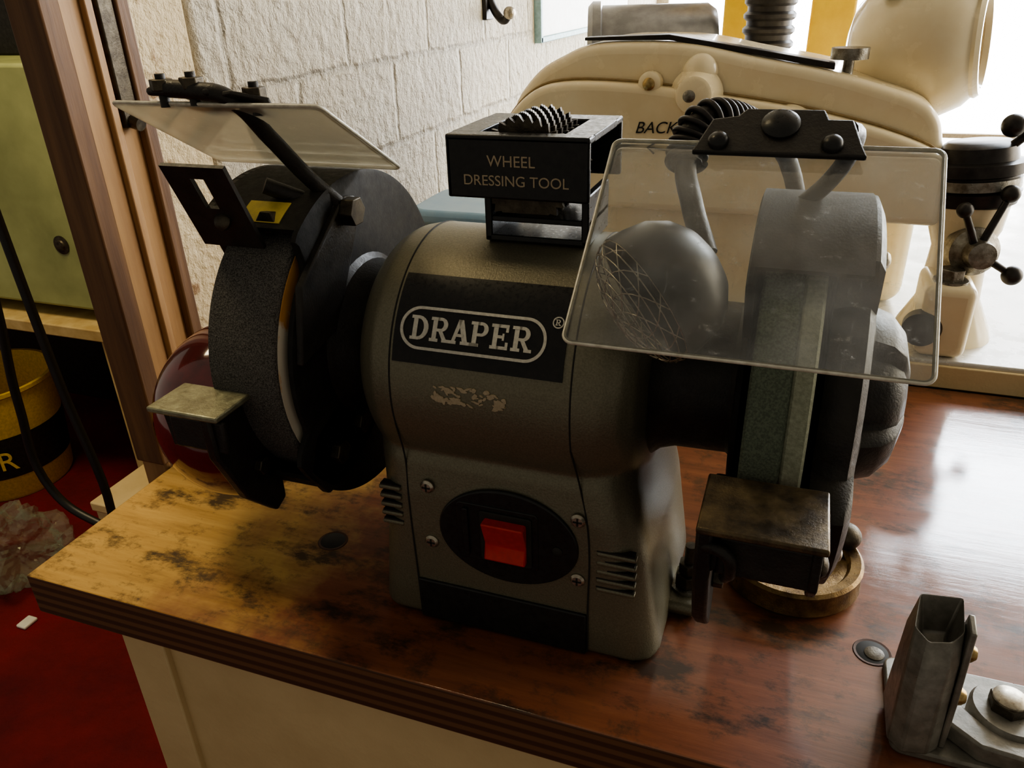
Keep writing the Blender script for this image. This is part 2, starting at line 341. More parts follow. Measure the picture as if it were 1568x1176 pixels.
def glyph(ch):
    q=[]
    def rc(a,b,c,d): q.append([(a,b),(c,b),(c,d),(a,d)])
    def arc(cx,cy,rx,ry,tx,ty,a0=-90,a1=90,n=10):
        for i in range(n):
            s=math.radians(a0+(a1-a0)*i/n); e=math.radians(a0+(a1-a0)*(i+1)/n)
            q.append([(cx+rx*math.cos(s),cy+ry*math.sin(s)),(cx+rx*math.cos(e),cy+ry*math.sin(e)),(cx+(rx-tx)*math.cos(e),cy+(ry-ty)*math.sin(e)),(cx+(rx-tx)*math.cos(s),cy+(ry-ty)*math.sin(s))])
    if ch in 'DRPE':
        rc(.12,0,.36,1); rc(0,0,.48,.13); rc(0,.87,.48,1)
    if ch=='D': arc(.42,.5,.58,.5,.25,.13)
    if ch in 'RP':
        rc(.36,.87,.6,1); rc(.36,.42,.6,.54); arc(.58,.71,.38,.29,.23,.12)
    if ch=='R': q.append([(.45,.46),(.68,.46),(.98,.06),(.74,.06)]); rc(.7,0,1.1,.13)
    if ch=='P': rc(0,0,.5,.13)
    if ch=='A':
        q.append([(.1,.06),(.28,.06),(.62,1),(.42,1)]); q.append([(.40,1),(.68,1),(1.02,.06),(.74,.06)]); rc(.3,.3,.75,.42); rc(-.02,0,.38,.13); rc(.62,0,1.12,.13)
    if ch=='E':
        rc(.36,.87,.92,1); rc(.36,0,.95,.13); rc(.36,.44,.7,.56); rc(.78,.7,.92,.9); rc(.81,.1,.95,.3); rc(.62,.36,.72,.64)
    return q
bm=bmesh.new(); cw=1.02; x=-18.15
for ch in "DRAPER":
    for q in glyph(ch): cpoly(bm,[(x+a*cw*.98,1.25+b*1.25) for a,b in q],.13)
    x+=1.115
fin(bm,g,"badge_lettering",'ink',smooth=False)
bm=bmesh.new(); o1=rrect(-18.75,-10.75,.75,3.0,1.1,12); o2=rrect(-18.6,-10.9,.9,2.85,.97,12)
def dens(pts,k=10):
    r=[]
    for i in range(len(pts)):
        a=pts[i];b=pts[(i+1)%len(pts)]; kk=k if math.dist(a,b)>1 else 1
        for j in range(kk): r.append((a[0]+(b[0]-a[0])*j/kk,a[1]+(b[1]-a[1])*j/kk))
    return r
o1=dens(o1);o2=dens(o2)
for i in range(len(o1)): j=(i+1)%len(o1); cpoly(bm,[o1[i],o1[j],o2[j],o2[i]],.13)
for cx,cy,r0,r1 in ((-10.3,2.9,.3,.24),):
    for i in range(20):
        s=2*math.pi*i/20;e=2*math.pi*(i+1)/20; cpoly(bm,[(cx+r0*math.cos(s),cy+r0*math.sin(s)),(cx+r0*math.cos(e),cy+r0*math.sin(e)),(cx+r1*math.cos(e),cy+r1*math.sin(e)),(cx+r1*math.cos(s),cy+r1*math.sin(s))],.13)
for q in glyph('R'): cpoly(bm,[(-10.44+a*.25,2.75+b*.3) for a,b in q],.13)
fin(bm,g,"badge_border",'ink',smooth=False)
bm=bmesh.new()
for i in range(60):
    cx=-16.8+random.random()*4.1; cy=-1.95+random.random()*.95; w=.1+random.random()*.3; h=.05+random.random()*.18; s=random.uniform(-.4,.4)
    k=8; cpoly(bm,[(cx+w*math.cos(2*math.pi*t/k)*random.uniform(.4,1),cy+s*w*math.cos(2*math.pi*t/k)+h*math.sin(2*math.pi*t/k)*random.uniform(.4,1)) for t in range(k)],.05)
fin(bm,g,"glue_residue",'tan',smooth=False)
def seamring(name,x,r,a0,a1):
    pts=[(x,YC-r*math.cos(math.radians(a)),ZC+r*math.sin(math.radians(a))) for a in range(a0,a1+1,4)]; tube(g,name,pts,.05,'seam',bez=False)
seamring("seam_left",-19.3,RB-.02,-14,150); seamring("seam_right",-9.3,RB-.02,-14,150)
YF=33.27
tube(g,"seam_lower_left",[(-19.3,YC-RB*math.cos(.25),ZC-RB*math.sin(.25)),(-19.25,33.45,11.6),(-19.2,YF,9),(-19.1,YF,3),(-19.1,33.33,0.2)],.05,'seam')
tube(g,"seam_lower_right",[(-9.3,YC-RB*math.cos(.25),ZC-RB*math.sin(.25)),(-8.9,33.45,11.6),(-8.4,YF,9),(-8.35,YF,3),(-8.35,33.33,0.2)],.05,'seam')
def ell(name,cx,cz,rx,rz,y,th,mt,n=56,bev=.05):
    return prism(g,name,[(rx*math.cos(2*math.pi*i/n),rz*math.sin(2*math.pi*i/n)) for i in range(n)],(cx,y,cz),(1,0,0),(0,0,1),th,mt,bev)
ell("switch_bezel",-13.1,7.55,4.2,3.15,YF+.15,.3,'blackgloss',bev=.1)
prism(g,"switch_frame",rrect(-3.0,1.9,-1.9,2.0,.25),(-13.1,YF-.1,7.6),(1,0,0),(0,0,1),.12,'blackgloss',.05)
prism(g,"switch_socket",rrect(-1.55,1.55,-1.7,1.7,.15),(-13.1,YF-.2,7.6),(1,0,0),(0,0,1),.14,'seam',.05)
prism(g,"switch_rib",rrect(0,.35,-1.6,1.7,.1),(-15.7,YF-.2,7.6),(1,0,0),(0,0,1),.2,'blackgloss',.05)
prism(g,"rocker_switch",[(0,-1.35),(.5,-1.35),(.25,-.3),(.8,1.35),(0,1.35)],(-11.85,YF-.2,7.55),(0,-1,0),(0,0,1),2.5,'red',.1)
bolt(g,"bezel_pip",(-10.1,YF-.14,7.4),(0,-1,0),.3,.15,'seam')
for i,(x,z) in enumerate(((-17.9,10.1),(-17.9,6.2),(-8.95,9.7),(-8.95,5.6))):
    lathe(g,"screw_%d"%i,(x,YF-.02,z),(0,-1,0),[(0,.42),(.08,.42),(.2,.3),(.22,0)],'screw',24)
    box(g,"screw_slot_a%d"%i,x-.25,x+.25,YF-.26,YF-.2,z-.05,z+.05,'seam',0); box(g,"screw_slot_b%d"%i,x-.05,x+.05,YF-.26,YF-.2,z-.25,z+.25,'seam',0)
for i in range(5):
    z=7.0+i*.62
    box(g,"vent_left_%d"%i,-21.1,-19.7,YF-.08,YF+.5,z-.14,z+.14,'body',.1)
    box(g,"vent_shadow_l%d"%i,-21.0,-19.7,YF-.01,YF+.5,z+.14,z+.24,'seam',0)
    z=5.2+i*.62
    box(g,"vent_right_%d"%i,-7.9,-5.7,YF-.08,YF+.5,z-.14,z+.14,'body',.1)
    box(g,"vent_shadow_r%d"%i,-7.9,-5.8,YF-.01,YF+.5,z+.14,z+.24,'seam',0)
box(g,"kick_plate",-19.05,-8.4,YF-.12,YF+.6,0.12,3.1,'blackgloss',.08)
box(g,"foot_tab",-5.2,-2.6,38,42,0.05,1.0,'body',.45,seg=4)
cyl(g,"stud",(-3.5,40,1),(-3.5,40,4.2),.35,'oldsteel'); hexn(g,"stud_nut",(-3.5,40,1.2),(0,0,1),.85,.9); hexn(g,"stud_nut_top",(-3.5,40,2.2),(0,0,1),.7,.7); cyl(g,"stud_washer",(-3.5,40,1),(-3.5,40,1.2),1.1,'steel')
lathe(g,"neck_left",(-21.8,YC,ZC),(-1,0,0),[(0,5.2),(.6,4.8),(1.3,4.55),(2.4,4.8),(3.0,5.5),(3.3,5.9),(3.3,0)],'black')
lathe(g,"neck_right",(-6.2,YC,ZC),(1,0,0),[(0,5.0),(.7,4.4),(1.5,4.15),(4.2,4.1),(4.9,4.6),(5.1,5.2),(5.1,0)],'black')
def wheel(nm,x0,x1,r,mt):
    L=x1-x0
    lathe(g,nm,(x0,YC,ZC),(1,0,0),[(0,0),(0,r-.15),(.12,r),(L-.12,r),(L,r-.15),(L,0)],mt,96)
wheel("grinding_wheel_left",-29.7,-25.3,9,'wheelgrey')
lathe(g,"wheel_label_left",(-25.3,YC,ZC),(1,0,0),[(0,8.7),(.05,8.7),(.06,0)],'paper',64)
wheel("grinding_wheel_right",-1.0,.75,9,'wheelgreen'); wheel("grinding_wheel_dressed",.75,1.7,8.95,'wheelwhite')
lathe(g,"arbor",(-31,YC,ZC),(1,0,0),[(0,1.2),(34,1.2)],'steel',24)
def rmax(th,lo,hi,r_in,r_out):
    w=6
    def s(x): x=max(0,min(1,x)); return x*x*(3-2*x)
    f=s((th-lo)/w)*s((hi-th)/w); return r_out+(r_in-r_out)*f
def cover(nm,prof,lo,hi,r_in,r_out,mt,n=120):
    bm=bmesh.new(); rings=[]
    for x,f in prof:
        if f==0: rings.append([bm.verts.new((x,YC,ZC))]); continue
        R_=[]
        for i in range(n):
            th=-180+360*i/n; r=rmax(th,lo,hi,r_in,r_out)*f; a=math.radians(th)
            R_.append(bm.verts.new((x,YC-r*math.cos(a),ZC+r*math.sin(a))))
        rings.append(R_)
    for A,B in zip(rings,rings[1:]):
        for i in range(n):
            j=(i+1)%n
            if len(A)==1: bm.faces.new((A[0],B[i],B[j]))
            elif len(B)==1: bm.faces.new((A[i],B[0],A[j]))
            else: bm.faces.new((A[i],B[i],B[j],A[j]))
    return fin(bm,g,nm,mt)
def band(nm,x0,x1,a0,a1,r,th,mt,n=80):
    bm=bmesh.new(); rs=[]
    for i in range(n+1):
        a=math.radians(a0+(a1-a0)*i/n)
        rs.append([bm.verts.new((x,YC-rr*math.cos(a),ZC+rr*math.sin(a))) for x,rr in ((x0,r),(x1,r),(x1,r-th),(x0,r-th))])
    for A,B in zip(rs,rs[1:]):
        for k in range(4): bm.faces.new((A[k],A[(k+1)%4],B[(k+1)%4],B[k]))
    bm.faces.new(rs[0]); bm.faces.new(rs[-1]); return fin(bm,g,nm,mt)
cover("guard_plate_left_inner",[(-25.0,0),(-25.0,.97),(-24.9,1),(-24.6,1),(-24.5,.97),(-24.5,0)],-26,52,8.35,10.1,'guard')
band("guard_band_left",-31.2,-24.8,55,322,10.1,.25,'guard')
cover("guard_cover_left",[(-30.6,0),(-30.6,.97),(-30.8,1),(-31.1,1),(-31.3,.97),(-31.5,.3),(-32.3,.25),(-32.4,0)],-40,60,6.2,10.1,'black')
bm=bmesh.new(); bmesh.ops.create_uvsphere(bm,u_segments=48,v_segments=32,radius=1)
for v in bm.verts: v.co=V((-34.8+min(v.co.x,.75)*5.8,39.2+v.co.y*6.5,9.6+v.co.z*6.2))
fin(bm,g,"maroon_dust_cover",'maroon')
band("yellow_sticker",-28.6,-26.0,57,66,10.14,.05,'yellow',8)
cover("guard_plate_right_inner",[(-1.7,0),(-1.7,.97),(-1.6,1),(-1.4,1),(-1.3,.97),(-1.3,0)],-48,52,6.0,10.1,'guard')
band("guard_band_right",-1.6,3.4,55,312,10.1,.25,'guard')
cover("guard_cover_right",[(2.1,0),(2.1,.95),(2.5,.98),(3.0,1),(3.6,.99),(3.9,.93),(4.0,.6),(4.3,.45),(5.2,.42),(5.9,.34),(6.3,.2),(6.4,0)],-8,60,8.0,10.1,'black')
for i,a in enumerate((-40,-120,70,160)):
    c=V((3.9,YC-8.6*math.cos(math.radians(a)),ZC+8.6*math.sin(math.radians(a)))); bolt(g,"cover_screw_%d"%i,c,(1,0,0),.4,.3,'screw')
def rest(nm,x0,x1,y0,y1,z,sx,mt):
    box(g,nm+"_plate",x0,x1,y0,y1,z-.35,z,mt,.1)
    box(g,nm+"_lip",x0+.9,x1-.15,y0+.5,y0+.9,z-2.6,z-.6,'black',.15)
    pr=[(.2,0),(.3,-2.6),(1.9,-6.2),(4.2,-8.6),(5.2,-8.2),(5.2,-6.2),(8.8,-5.6),(9.8,-4.2),(8.8,-2.6),(5.0,-2.4),(4.0,0)]
    prism(g,nm+"_arm",pr,(sx,y0,z-.3),(0,1,0),(0,0,1),.7,'black',.15)
    prism(g,nm+"_knuckle",[(0,0),(1.6,0),(1.2,-1.6),(.3,-2.4)],(x0+.3,y0+.7,z-.4),(1,0,0),(0,0,1),-.5,'black',.1)
    hexn(g,nm+"_bolt",(sx+.7,y0+7.5,z-4.2),(1,0,0),.75,.6); hexn(g,nm+"_bolt2",(sx+.7,y0+3.3,z-5.0),(1,0,0),.55,.5)
rest("tool_rest_left",-31.8,-27.2,28.1,31.2,15.8,-28.6,'reststeel')
rest("tool_rest_right",-2.2,2.9,26.4,30.6,15.8,-2.2,'rustrest')
tube(g,"rest_fork_right",[(-1.9,26.9,14.6),(-1.0,26.5,14.7),(-.7,26.8,13.6),(-.9,27.6,12.6)],.28,'black')
prism(g,"rest_link_left",[(0,0),(3.4,1.2),(6,-.2),(7.0,-2.6),(4,-4.2),(.6,-4.4),(-1,-2)],(-25.2,32.6,12.6),(0,1,0),(0,0,1),.7,'black',.2)
for i,(y,z) in enumerate(((34.4,10.6),(37.2,11.2))): hexn(g,"link_bolt_%d"%i,(-24.5,y,z),(1,0,0),.75,.6)
cyl(g,"rest_link_pin",(-28.4,35.2,10.8),(-24.6,35.2,10.8),.7,'black')
prism(g,"rest_end_plate_right",[(0,0),(0,-2.2),(.8,-3.1),(2,-3.2),(2.9,-2.2),(3.1,0)],(2.35,26.8,15.5),(0,1,0),(0,0,1),.4,'black',.1)
bolt(g,"rest_end_bolt",(2.75,28.3,13.6),(1,0,0),.5,.4)
def slotted(nm,c0,c1,w,th,mt):
    c0=V(c0);c1=V(c1); v=(c1-c0); L=v.length; v.normalize(); u=V((1,0,0)); n=u.cross(v)
    sl0,sl1,sw=L*.50,L*.86,.42
    bm=bmesh.new()
    def quad(a0,a1,b0,b1):
        vs=[c0+u*a+v*b for a,b in ((a0,b0),(a1,b0),(a1,b1),(a0,b1))]; t=[bm.verts.new(q) for q in vs]; s=[bm.verts.new(q+n*th) for q in vs]
        bm.faces.new(t);bm.faces.new(s[::-1])
        for i in range(4): bm.faces.new((t[i],t[(i+1)%4],s[(i+1)%4],s[i]))
    quad(-w/2,-sw,0,L);quad(sw,w/2,0,L);quad(-sw,sw,0,sl0);quad(-sw,sw,sl1,L)
    fin(bm,g,nm,mt,0,smooth=False)
slotted("spark_deflector_left",(-28.6,34.0,23.4),(-28.5,31.8,28.1),3.9,.25,'black')
bolt(g,"deflector_bolt",(-28.3,33.0,24.9),(0,-.9,.4),.5,.4)
box(g,"deflector_bracket_left",-28.6,-24.6,34.6,37.6,23.9,24.3,'black',.15)
cyl(g,"deflector_rod_left",(-27.5,35.8,26.2),(-24.2,38.2,24.2),.45,'black')
prism(g,"eyeshield_arm_left",[(-2,0),(3.2,3.6),(4.4,3.4),(4.6,2.2),(1,-3.5),(-3.0,-4.2)],(-24.6,35,21.6),(0,1,0),(0,0,1),.5,'black',.12)
hexn(g,"pivot_bolt_left",(-24.1,38.2,24.4),(1,0,0),.85,.8); hexn(g,"pivot_bolt2_left",(-26.9,35.2,24.4),(0,-1,.2),.65,.7)
def eyeshield(side,x0,x1,y0,z0,y1,z1,mt):
    o=V((x0,y1,z1)); v=V((0,y0-y1,z0-z1)); L=v.length; W=x1-x0
    prism(g,"eye_shield_"+side,rrect(0,W,0,L,.35),o,(1,0,0),v,.28,mt,.05)
    pts=[V((x0,y1,z1))+V((a,0,0))+v.normalized()*b for a,b in dens(rrect(.0,W,.0,L,.35),4)]
    nn=V((1,0,0)).cross(v).normalized()
    tube(g,"eye_shield_rim_"+side,[p+nn*.14 for p in pts],.09,'edge',cyc=True,bez=False)
eyeshield("right",-7.7,4.95,34.0,29.4,26.1,23.4,'shield')
eyeshield("left",-34.6,-21.9,33.7,30.8,41.2,26.4,'shield_lit')
vr=V((0,34-26.1,29.4-23.4)).normalized()
BO=V((-1.05,33.5,29.35))
prism(g,"shield_bracket_right",[(-3.3,-.35),(3.3,-.35),(3.1,.2),(2.7,1.5),(1.8,1.5),(1.6,2.0),(-1.4,2.0),(-1.7,1.6),(-2.7,1.4),(-3.1,.2)],BO,(1,0,0),vr,.28,'black',.08)
nr=V((1,0,0)).cross(vr)
for i,(a,b,r) in enumerate(((-2.3,.15,.42),(2.0,.15,.42),(.0,1.1,.75))): bolt(g,"shield_rivet_%d"%i,BO+V((a,0,0))+vr*b+nr*.25,nr,r,.4,'blackgloss')
tube(g,"shield_rod_right",[(1.5,34.9,30.0),(1.9,36.5,29.5),(1.4,38.5,27.5),(-.2,40,25.5),(-1.6,40,24.8)],.4,'black')
vl=V((0,41.2-33.7,26.4-30.8)).normalized()
prism(g,"shield_clip_left",[(-2.6,-.6),(-1.2,.9),(1.2,.7),(2.6,1.1),(3.0,.2),(1.3,-.6),(0,-.2)],(-28.0,33.9,31.1),(1,0,0),vl,-.22,'black',.06)
box(g,"shield_bar_left",-31.8,-27.8,33.2,33.9,31.05,31.5,'black',.2)
tube(g,"shield_rod_left",[(-30.6,33.6,31.4),(-28.8,33.6,31.3),(-27.4,33.9,31.0),(-26.4,35.6,28.7),(-25.5,36.9,26.6),(-24.4,38.2,24.7)],.45,'black')
for i,(x,y,z) in enumerate(((-29.2,33.7,31.4),(-26.0,34.3,30.9),(-31.0,33.6,31.3))): hexn(g,"shield_nut_%d"%i,(x,y,z),(0,0,1),.6,.55); cyl(g,"shield_stud_%d"%i,(x,y,z-.8),(x,y,z+.8),.25,'black')
# work lamp on gooseneck (fixed to the grinder)
pts=[(-3.5,34.0,24.8),(-4.5,35.6,26.6),(-5.1,37.3,28.3),(-4.7,38.0,29.5),(-3.9,38.8,29.7),(-2.6,41.0,28.9),(-.8,45.6,26.6),(.4,51.4,18),(.4,51.6,1)]
tube(g,"lamp_neck_core",pts,.5,'black')
S=[q for q in samp(pts[:7],1200) if q.z>28.0 and q.y<41.5]; co=[]; Ls=0
for i in range(1,len(S)-1):
    dd,u,w=frame(S[i+1]-S[i-1]); Ls+=(S[i]-S[i-1]).length; a=Ls/.36*2*math.pi
    u=V((1,0,0)); w=dd.cross(u).normalized(); u=w.cross(dd).normalized()
    co.append(S[i]+(u*math.cos(a)+w*math.sin(a))*.85)
tube(g,"lamp_neck_sleeve",[tuple(q) for q in S[::40]],.72,'black'); tube(g,"lamp_neck_coil",co,.14,'dark',bez=False)
lathe(g,"lamp_base",(.4,51.6,0.05),(0,0,1),[(0,1.4),(.4,1.4),(.8,1.2),(1,0)],'dark')
la=V((-2.6,-2.0,-1.7)).normalized(); ap=V((-3.3,34.0,24.7))
lathe(g,"lamp_shade",ap,la,[(0,0),(.05,.9),(.35,1.7),(.9,2.4),(1.7,2.9),(2.7,3.1),(3.5,3.15),(3.5,3.0),(2.7,2.9),(1.5,2.5),(.8,0)],'lamp',40)
dd,u_,w_=frame(la); c0=ap+dd*3.5
for k in range(7):
    rr=3.1*math.cos(k/7*math.pi/2); hh=1.5*math.sin(k/7*math.pi/2)
    tube(g,"lamp_guard_ring_%d"%k,[c0+dd*hh+(u_*math.cos(2*math.pi*i/24)+w_*math.sin(2*math.pi*i/24))*rr for i in range(24)],.03,'screw',cyc=True,bez=False)
for k in range(24):
    a=k/24*2*math.pi; sg=1 if k%2 else -1
    tube(g,"lamp_guard_wire_%d"%k,[c0+dd*(1.5*math.sin(j/8*math.pi/2))+(u_*math.cos(a+j*.16*sg)+w_*math.sin(a+j*.16*sg))*3.1*math.cos(j/8*math.pi/2) for j in range(9)],.028,'screw',bez=False)
ball(g,"lamp_bulb",c0-dd*1.6,1.1,'lamp')
# ================================================================= DRESSING TOOL
d=root("wheel_dressing_tool")
tx0,tx1,ty0,ty1,tz0,tz1=-17.1,-9.6,37,44.2,25.9,29.0
box(d,"front_wall",tx0,tx1,ty0,ty0+.35,tz0,tz1,'blackgloss',.12,seg=3)
box(d,"back_wall",tx0,tx1,ty1-.35,ty1,tz0,tz1,'blackgloss',.12)
box(d,"left_wall",tx0,tx0+.3,ty0,ty1,tz0,tz1,'blackgloss',.1)
box(d,"top_front",tx0,tx1,ty0,ty0+1.1,tz1-.3,tz1+.05,'blackgloss',.1)
box(d,"top_back",tx0,tx1,ty1-1.6,ty1,tz1-.3,tz1+.05,'blackgloss',.1)
box(d,"top_left",tx0,tx0+1.5,ty0+1,ty1-1.5,tz1-.3,tz1+.05,'blackgloss',.05)
box(d,"top_right",tx1-1.5,tx1,ty0+1,ty1-1.5,tz1-.3,tz1+.05,'blackgloss',.05)
cyl(d,"axle",(-13.35,ty0+.2,27.0),(-13.35,ty1-.2,27.0),.35,'steel')
bm=bmesh.new()
for w in range(9):
    yy=38.3+w*.46; n=30; o_=[]
    for i in range(n*2):
        r=2.85 if i%2==0 else 2.5; a=math.pi*(i+(w%2))/n; o_.append((r*math.cos(a)*.9,r*math.sin(a)))
    A=[bm.verts.new((-13.35+a,yy,max(24.9,27.0+b))) for a,b in o_];B=[bm.verts.new((-13.35+a,yy+.28,max(24.9,27.0+b))) for a,b in o_]
    bm.faces.new(A);bm.faces.new(B[::-1])
    for i in range(2*n): bm.faces.new((A[i],A[(i+1)%(2*n)],B[(i+1)%(2*n)],B[i]))
fin(bm,d,"star_cutters",'oldsteel',smooth=False)
box(d,"foot_plate",-15.6,-9.9,38.2,42.5,23.35,23.7,'blackgloss',.1)
box(d,"foot_left",-15.6,-15.2,38.2,42.5,23.35,26,'blackgloss',.08)
box(d,"foot_right",-10.3,-9.9,38.2,42.5,23.35,26,'blackgloss',.08)
prism(d,"foot_shelf",[(0,0),(5.7,0),(5.7,4),(3.6,4),(3.4,1.8),(2.2,1.8),(2.0,4),(0,4)],(-15.6,38.3,24.4),(1,0,0),(0,1,0),.3,'blackgloss',.06)
def text(p,s,size,loc,rot,mt,ext=.02,name=None,shear=0):
    c=bpy.data.curves.new(name or "lettering",'FONT'); c.body=s; c.size=size; c.extrude=ext; c.align_x='CENTER'; c.shear=shear
    c.materials.append(M[mt]); o=bpy.data.objects.new(name or "lettering",c); sc.collection.objects.link(o); o.parent=p; o.location=loc; o.rotation_euler=rot; return o
text(d,"WHEEL",.78,(-13.6,ty0-.02,27.55),(math.pi/2,0,0),'tan',name="label_line_1")
text(d,"DRESSING TOOL",.74,(-13.4,ty0-.02,26.6),(math.pi/2,0,0),'tan',name="label_line_2")
# ================================================================= BRASS DISH
b=root("brass_dish")
lathe(b,"dish",(2.6,44.4,0),(0,0,1),[(0,0),(0,4.2),(.3,4.4),(1.3,4.3),(1.7,4.4),(1.9,4.2),(1.8,3.6),(1.5,3.4),(1.5,0)],'brass')
ball(b,"lump",(5.8,46.4,2.4),1.0,'oldsteel',1,1,.9)
# ================================================================= BENCH CLAMP
c=root("toggle_clamp")
prism(c,"base_plate",rrect(0,12,0,6.4,.6),(8.0,31.8,0),(1,0,0),(0,1,0),.5,'clamp',.12)
bm=bmesh.new()
lo_=[(7.8,32.2),(8.4,31.5),(9.6,31.7),(10.2,32.3),(10.2,35.2),(7.8,35.2)]
mid_=[(7.85,32.6),(8.45,31.9),(9.6,32.1),(10.15,32.7),(10.2,35.15),(8.0,35.15)]
hi_=[(8.0,33.3),(8.6,32.6),(9.6,32.8),(10.1,33.2),(10.2,35.1),(8.3,35.1)]
A=[bm.verts.new((x,y,.5)) for x,y in lo_]; C_=[bm.verts.new((x,y,6.0)) for x,y in mid_]; B=[bm.verts.new((x,y,z)) for (x,y),z in zip(hi_,(7.3,7.1,7.2,7.6,8.1,7.9))]
bm.faces.new(A[::-1]); tf=bm.faces.new(B)
for i in range(6): bm.faces.new((A[i],A[(i+1)%6],C_[(i+1)%6],C_[i])); bm.faces.new((C_[i],C_[(i+1)%6],B[(i+1)%6],B[i]))
bmesh.ops.recalc_face_normals(bm,faces=bm.faces)
bmesh.ops.inset_individual(bm,faces=[tf],thickness=.55)
for v in tf.verts: v.co.z-=2
fin(bm,c,"upright",'clamp',.12)
prism(c,"side_cheek",[(0,0),(2.6,0),(2.6,2.2),(1.6,4.6),(1.9,6.4),(1.4,7.7),(.3,7.4),(0,3)],(10.2,32.4,.5),(0,1,0),(0,0,1),.3,'clamp',.08)
for i,(yy,z) in enumerate(((33.6,6.0),(33.2,3.5))): lathe(c,"rivet_%d"%i,(10.5,yy,z),(1,0,0),[(0,.5),(.25,.45),(.45,.3),(.5,0)],'rivet',24)
prism(c,"bent_bar",[(0,0),(1.5,-1.2),(3.6,-1.4),(9,-.6),(9,.6),(3.5,.2),(1.8,.4),(.6,1.6),(0,3)],(10.4,33.3,.5),(1,0,0),(0,1,0),1.1,'clamp',.15)
lathe(c,"washer",(13.6,34.8,.5),(0,0,1),[(0,0),(0,1.9),(1.1,1.9),(1.4,1.75),(1.4,0)],'clamp'); hexn(c,"washer_nut",(13.4,34.8,1.9),(0,0,1),.95,.6,'oldsteel'); bolt(c,"washer_bolt",(13.4,34.8,2.5),(0,0,1),.8,.3,'screw')
# ================================================================= MACHINE TABLE + MACHINES
mt_=root("machine_table"); box(mt_,"top",-40,160,76.5,200,.3,2.7,'table',.2); box(mt_,"edge_lip",-40,160,76.1,76.6,.05,2.3,'creamd',.1)
box(mt_,"cabinet",-38,158,80,195,-85,.3,'creamd',.2)
mm=root("milling_machine")
def s2(pts,n): return [(q.x,q.y) for q in samp([V((a,b,0)) for a,b in pts],n)]
top=s2([(-30.4,21.5),(-29.9,24.4),(-27.4,27.4),(-24.5,29.0),(-22.1,29.9),(-18.4,30.2),(-11.8,30.0),(-5.5,28.8),(.6,27.7),(5.3,26.5),(9.5,25.1),(11.3,23.4),(12.0,21.0)],60)
prism(mm,"belt_cover",[(-30.4,17)]+top+[(12.0,17)],(0,83.2,0),(1,0,0),(0,0,1),-17,'cream',1.1,seg=5,ang=50)
low=s2([(-31.4,18),(-31.0,21.8),(-28,25.3),(-24,26.6),(-16,26.4),(-8,25.4),(0,24.2),(8,22.2),(12.2,20.0),(12.8,16)],50)
prism(mm,"cover_skirt",low+[(12.8,14),(-31.4,14)],(0,81.4,0),(1,0,0),(0,0,1),-20,'cream',.8,seg=5,ang=50)
tube(mm,"cover_joint",[(x,82.9,z+.15) for x,z in low],.12,'creamline',bez=False)
box(mm,"body_casting",-26,8,83,100,2.7,18,'cream',2.0,seg=5)
lathe(mm,"boss",(-10.8,82.8,25.4),(0,-1,.1),[(0,2.6),(1.3,1.9),(2.0,1.7),(2.2,1.4),(2.2,0)],'cream'); ball(mm,"boss_crown",(-10.6,84,27.4),1.9,'cream'); 
bolt(mm,"boss_screw",(-11.2,80.7,25.5),(0,-1,0),.6,.3,'steel'); lathe(mm,"cover_screw",(-15.3,83.0,26.4),(0,-1,.1),[(0,1.2),(1.2,1.1),(1.4,.8),(1.5,0)],'cream'); bolt(mm,"cover_screw_head",(-15.3,81.5,26.5),(0,-1,.1),.6,.3,'rivet')
prism(mm,"steel_strap",[(-22.5,0),(-14,.2),(-5.5,-1.2),(1.6,-2.4),(1.6,-3.0),(-5.5,-1.7),(-14,-.3),(-22.5,-.3)],(0,84,30.6),(1,0,0),(0,0,1),-2,'dark',.08)
lathe(mm,"knurled_knob",(2.8,86,26),(0,0,1),[(0,.5),(2.4,.5),(2.4,1.7),(3.4,1.7),(3.5,0)],'steel',20)
lathe(mm,"cap_screw",(-1.8,82.6,23.0),(0,-1,.8),[(0,1.9),(.6,1.8),(1.0,1.3),(1.1,0)],'cream'); bolt(mm,"cap_screw_head",(-1.8,82.0,23.6),(0,-1,.8),.7,.4,'rivet')
text(mm,"BACK",1.6,(-14.4,81.3,21.9),(math.pi/2,-.02,0),'seam',name="handwritten_back",shear=.3)
tube(mm,"arrow",[(-15.0,81.3,20.5),(-12.4,81.3,20.2)],.1,'seam'); tube(mm,"arrow_head",[(-14.3,81.3,21.0),(-15.1,81.3,20.5),(-14.4,81.3,19.9)],.1,'seam',bez=False)
lathe(mm,"drive_motor",(-28.5,108,25.8),(1,.25,0),[(0,0),(0,7.0),(.6,7.6),(1.6,7.6),(1.8,7.1),(15,7.1),(16,6.4),(16.2,0)],'motor')
cyl(mm,"motor_mount",(-21,109,2.7),(-21,109,22),4,'cream')
cyl(mm,"column",(-6.2,110,2.7),(-6.2,110,60),2.7,'dark')
for i in range(9): lathe(mm,"column_ring_%d"%i,(-6.2,110,26+i*1.6),(0,0,1),[(0,2.8),(.3,3.1),(.7,3.1),(1.0,2.8)],'dark',32)
ym=root("yellow_frame")
box(ym,"upright_left",-13.9,-10.2,130,134,2.7,70,'yel',.4); box(ym,"upright_right",-1.8,4.2,130,135,2.7,70,'yel',.4); box(ym,"crossbar",-13.6,4.2,130,134,66,70,'yel',.4)
la_=root("lathe")
lathe(la_,"headstock",(3.0,96,28.2),(1,-.25,.1),[(0,0),(.2,2.6),(1.0,4.6),(2.6,6.1),(4.6,6.8),(7,7.0),(9.2,6.7),(11,5.9),(12,4.9),(12.1,4.3),(11.4,4.1),(10.6,3.7),(10.4,0)],'cream',56)
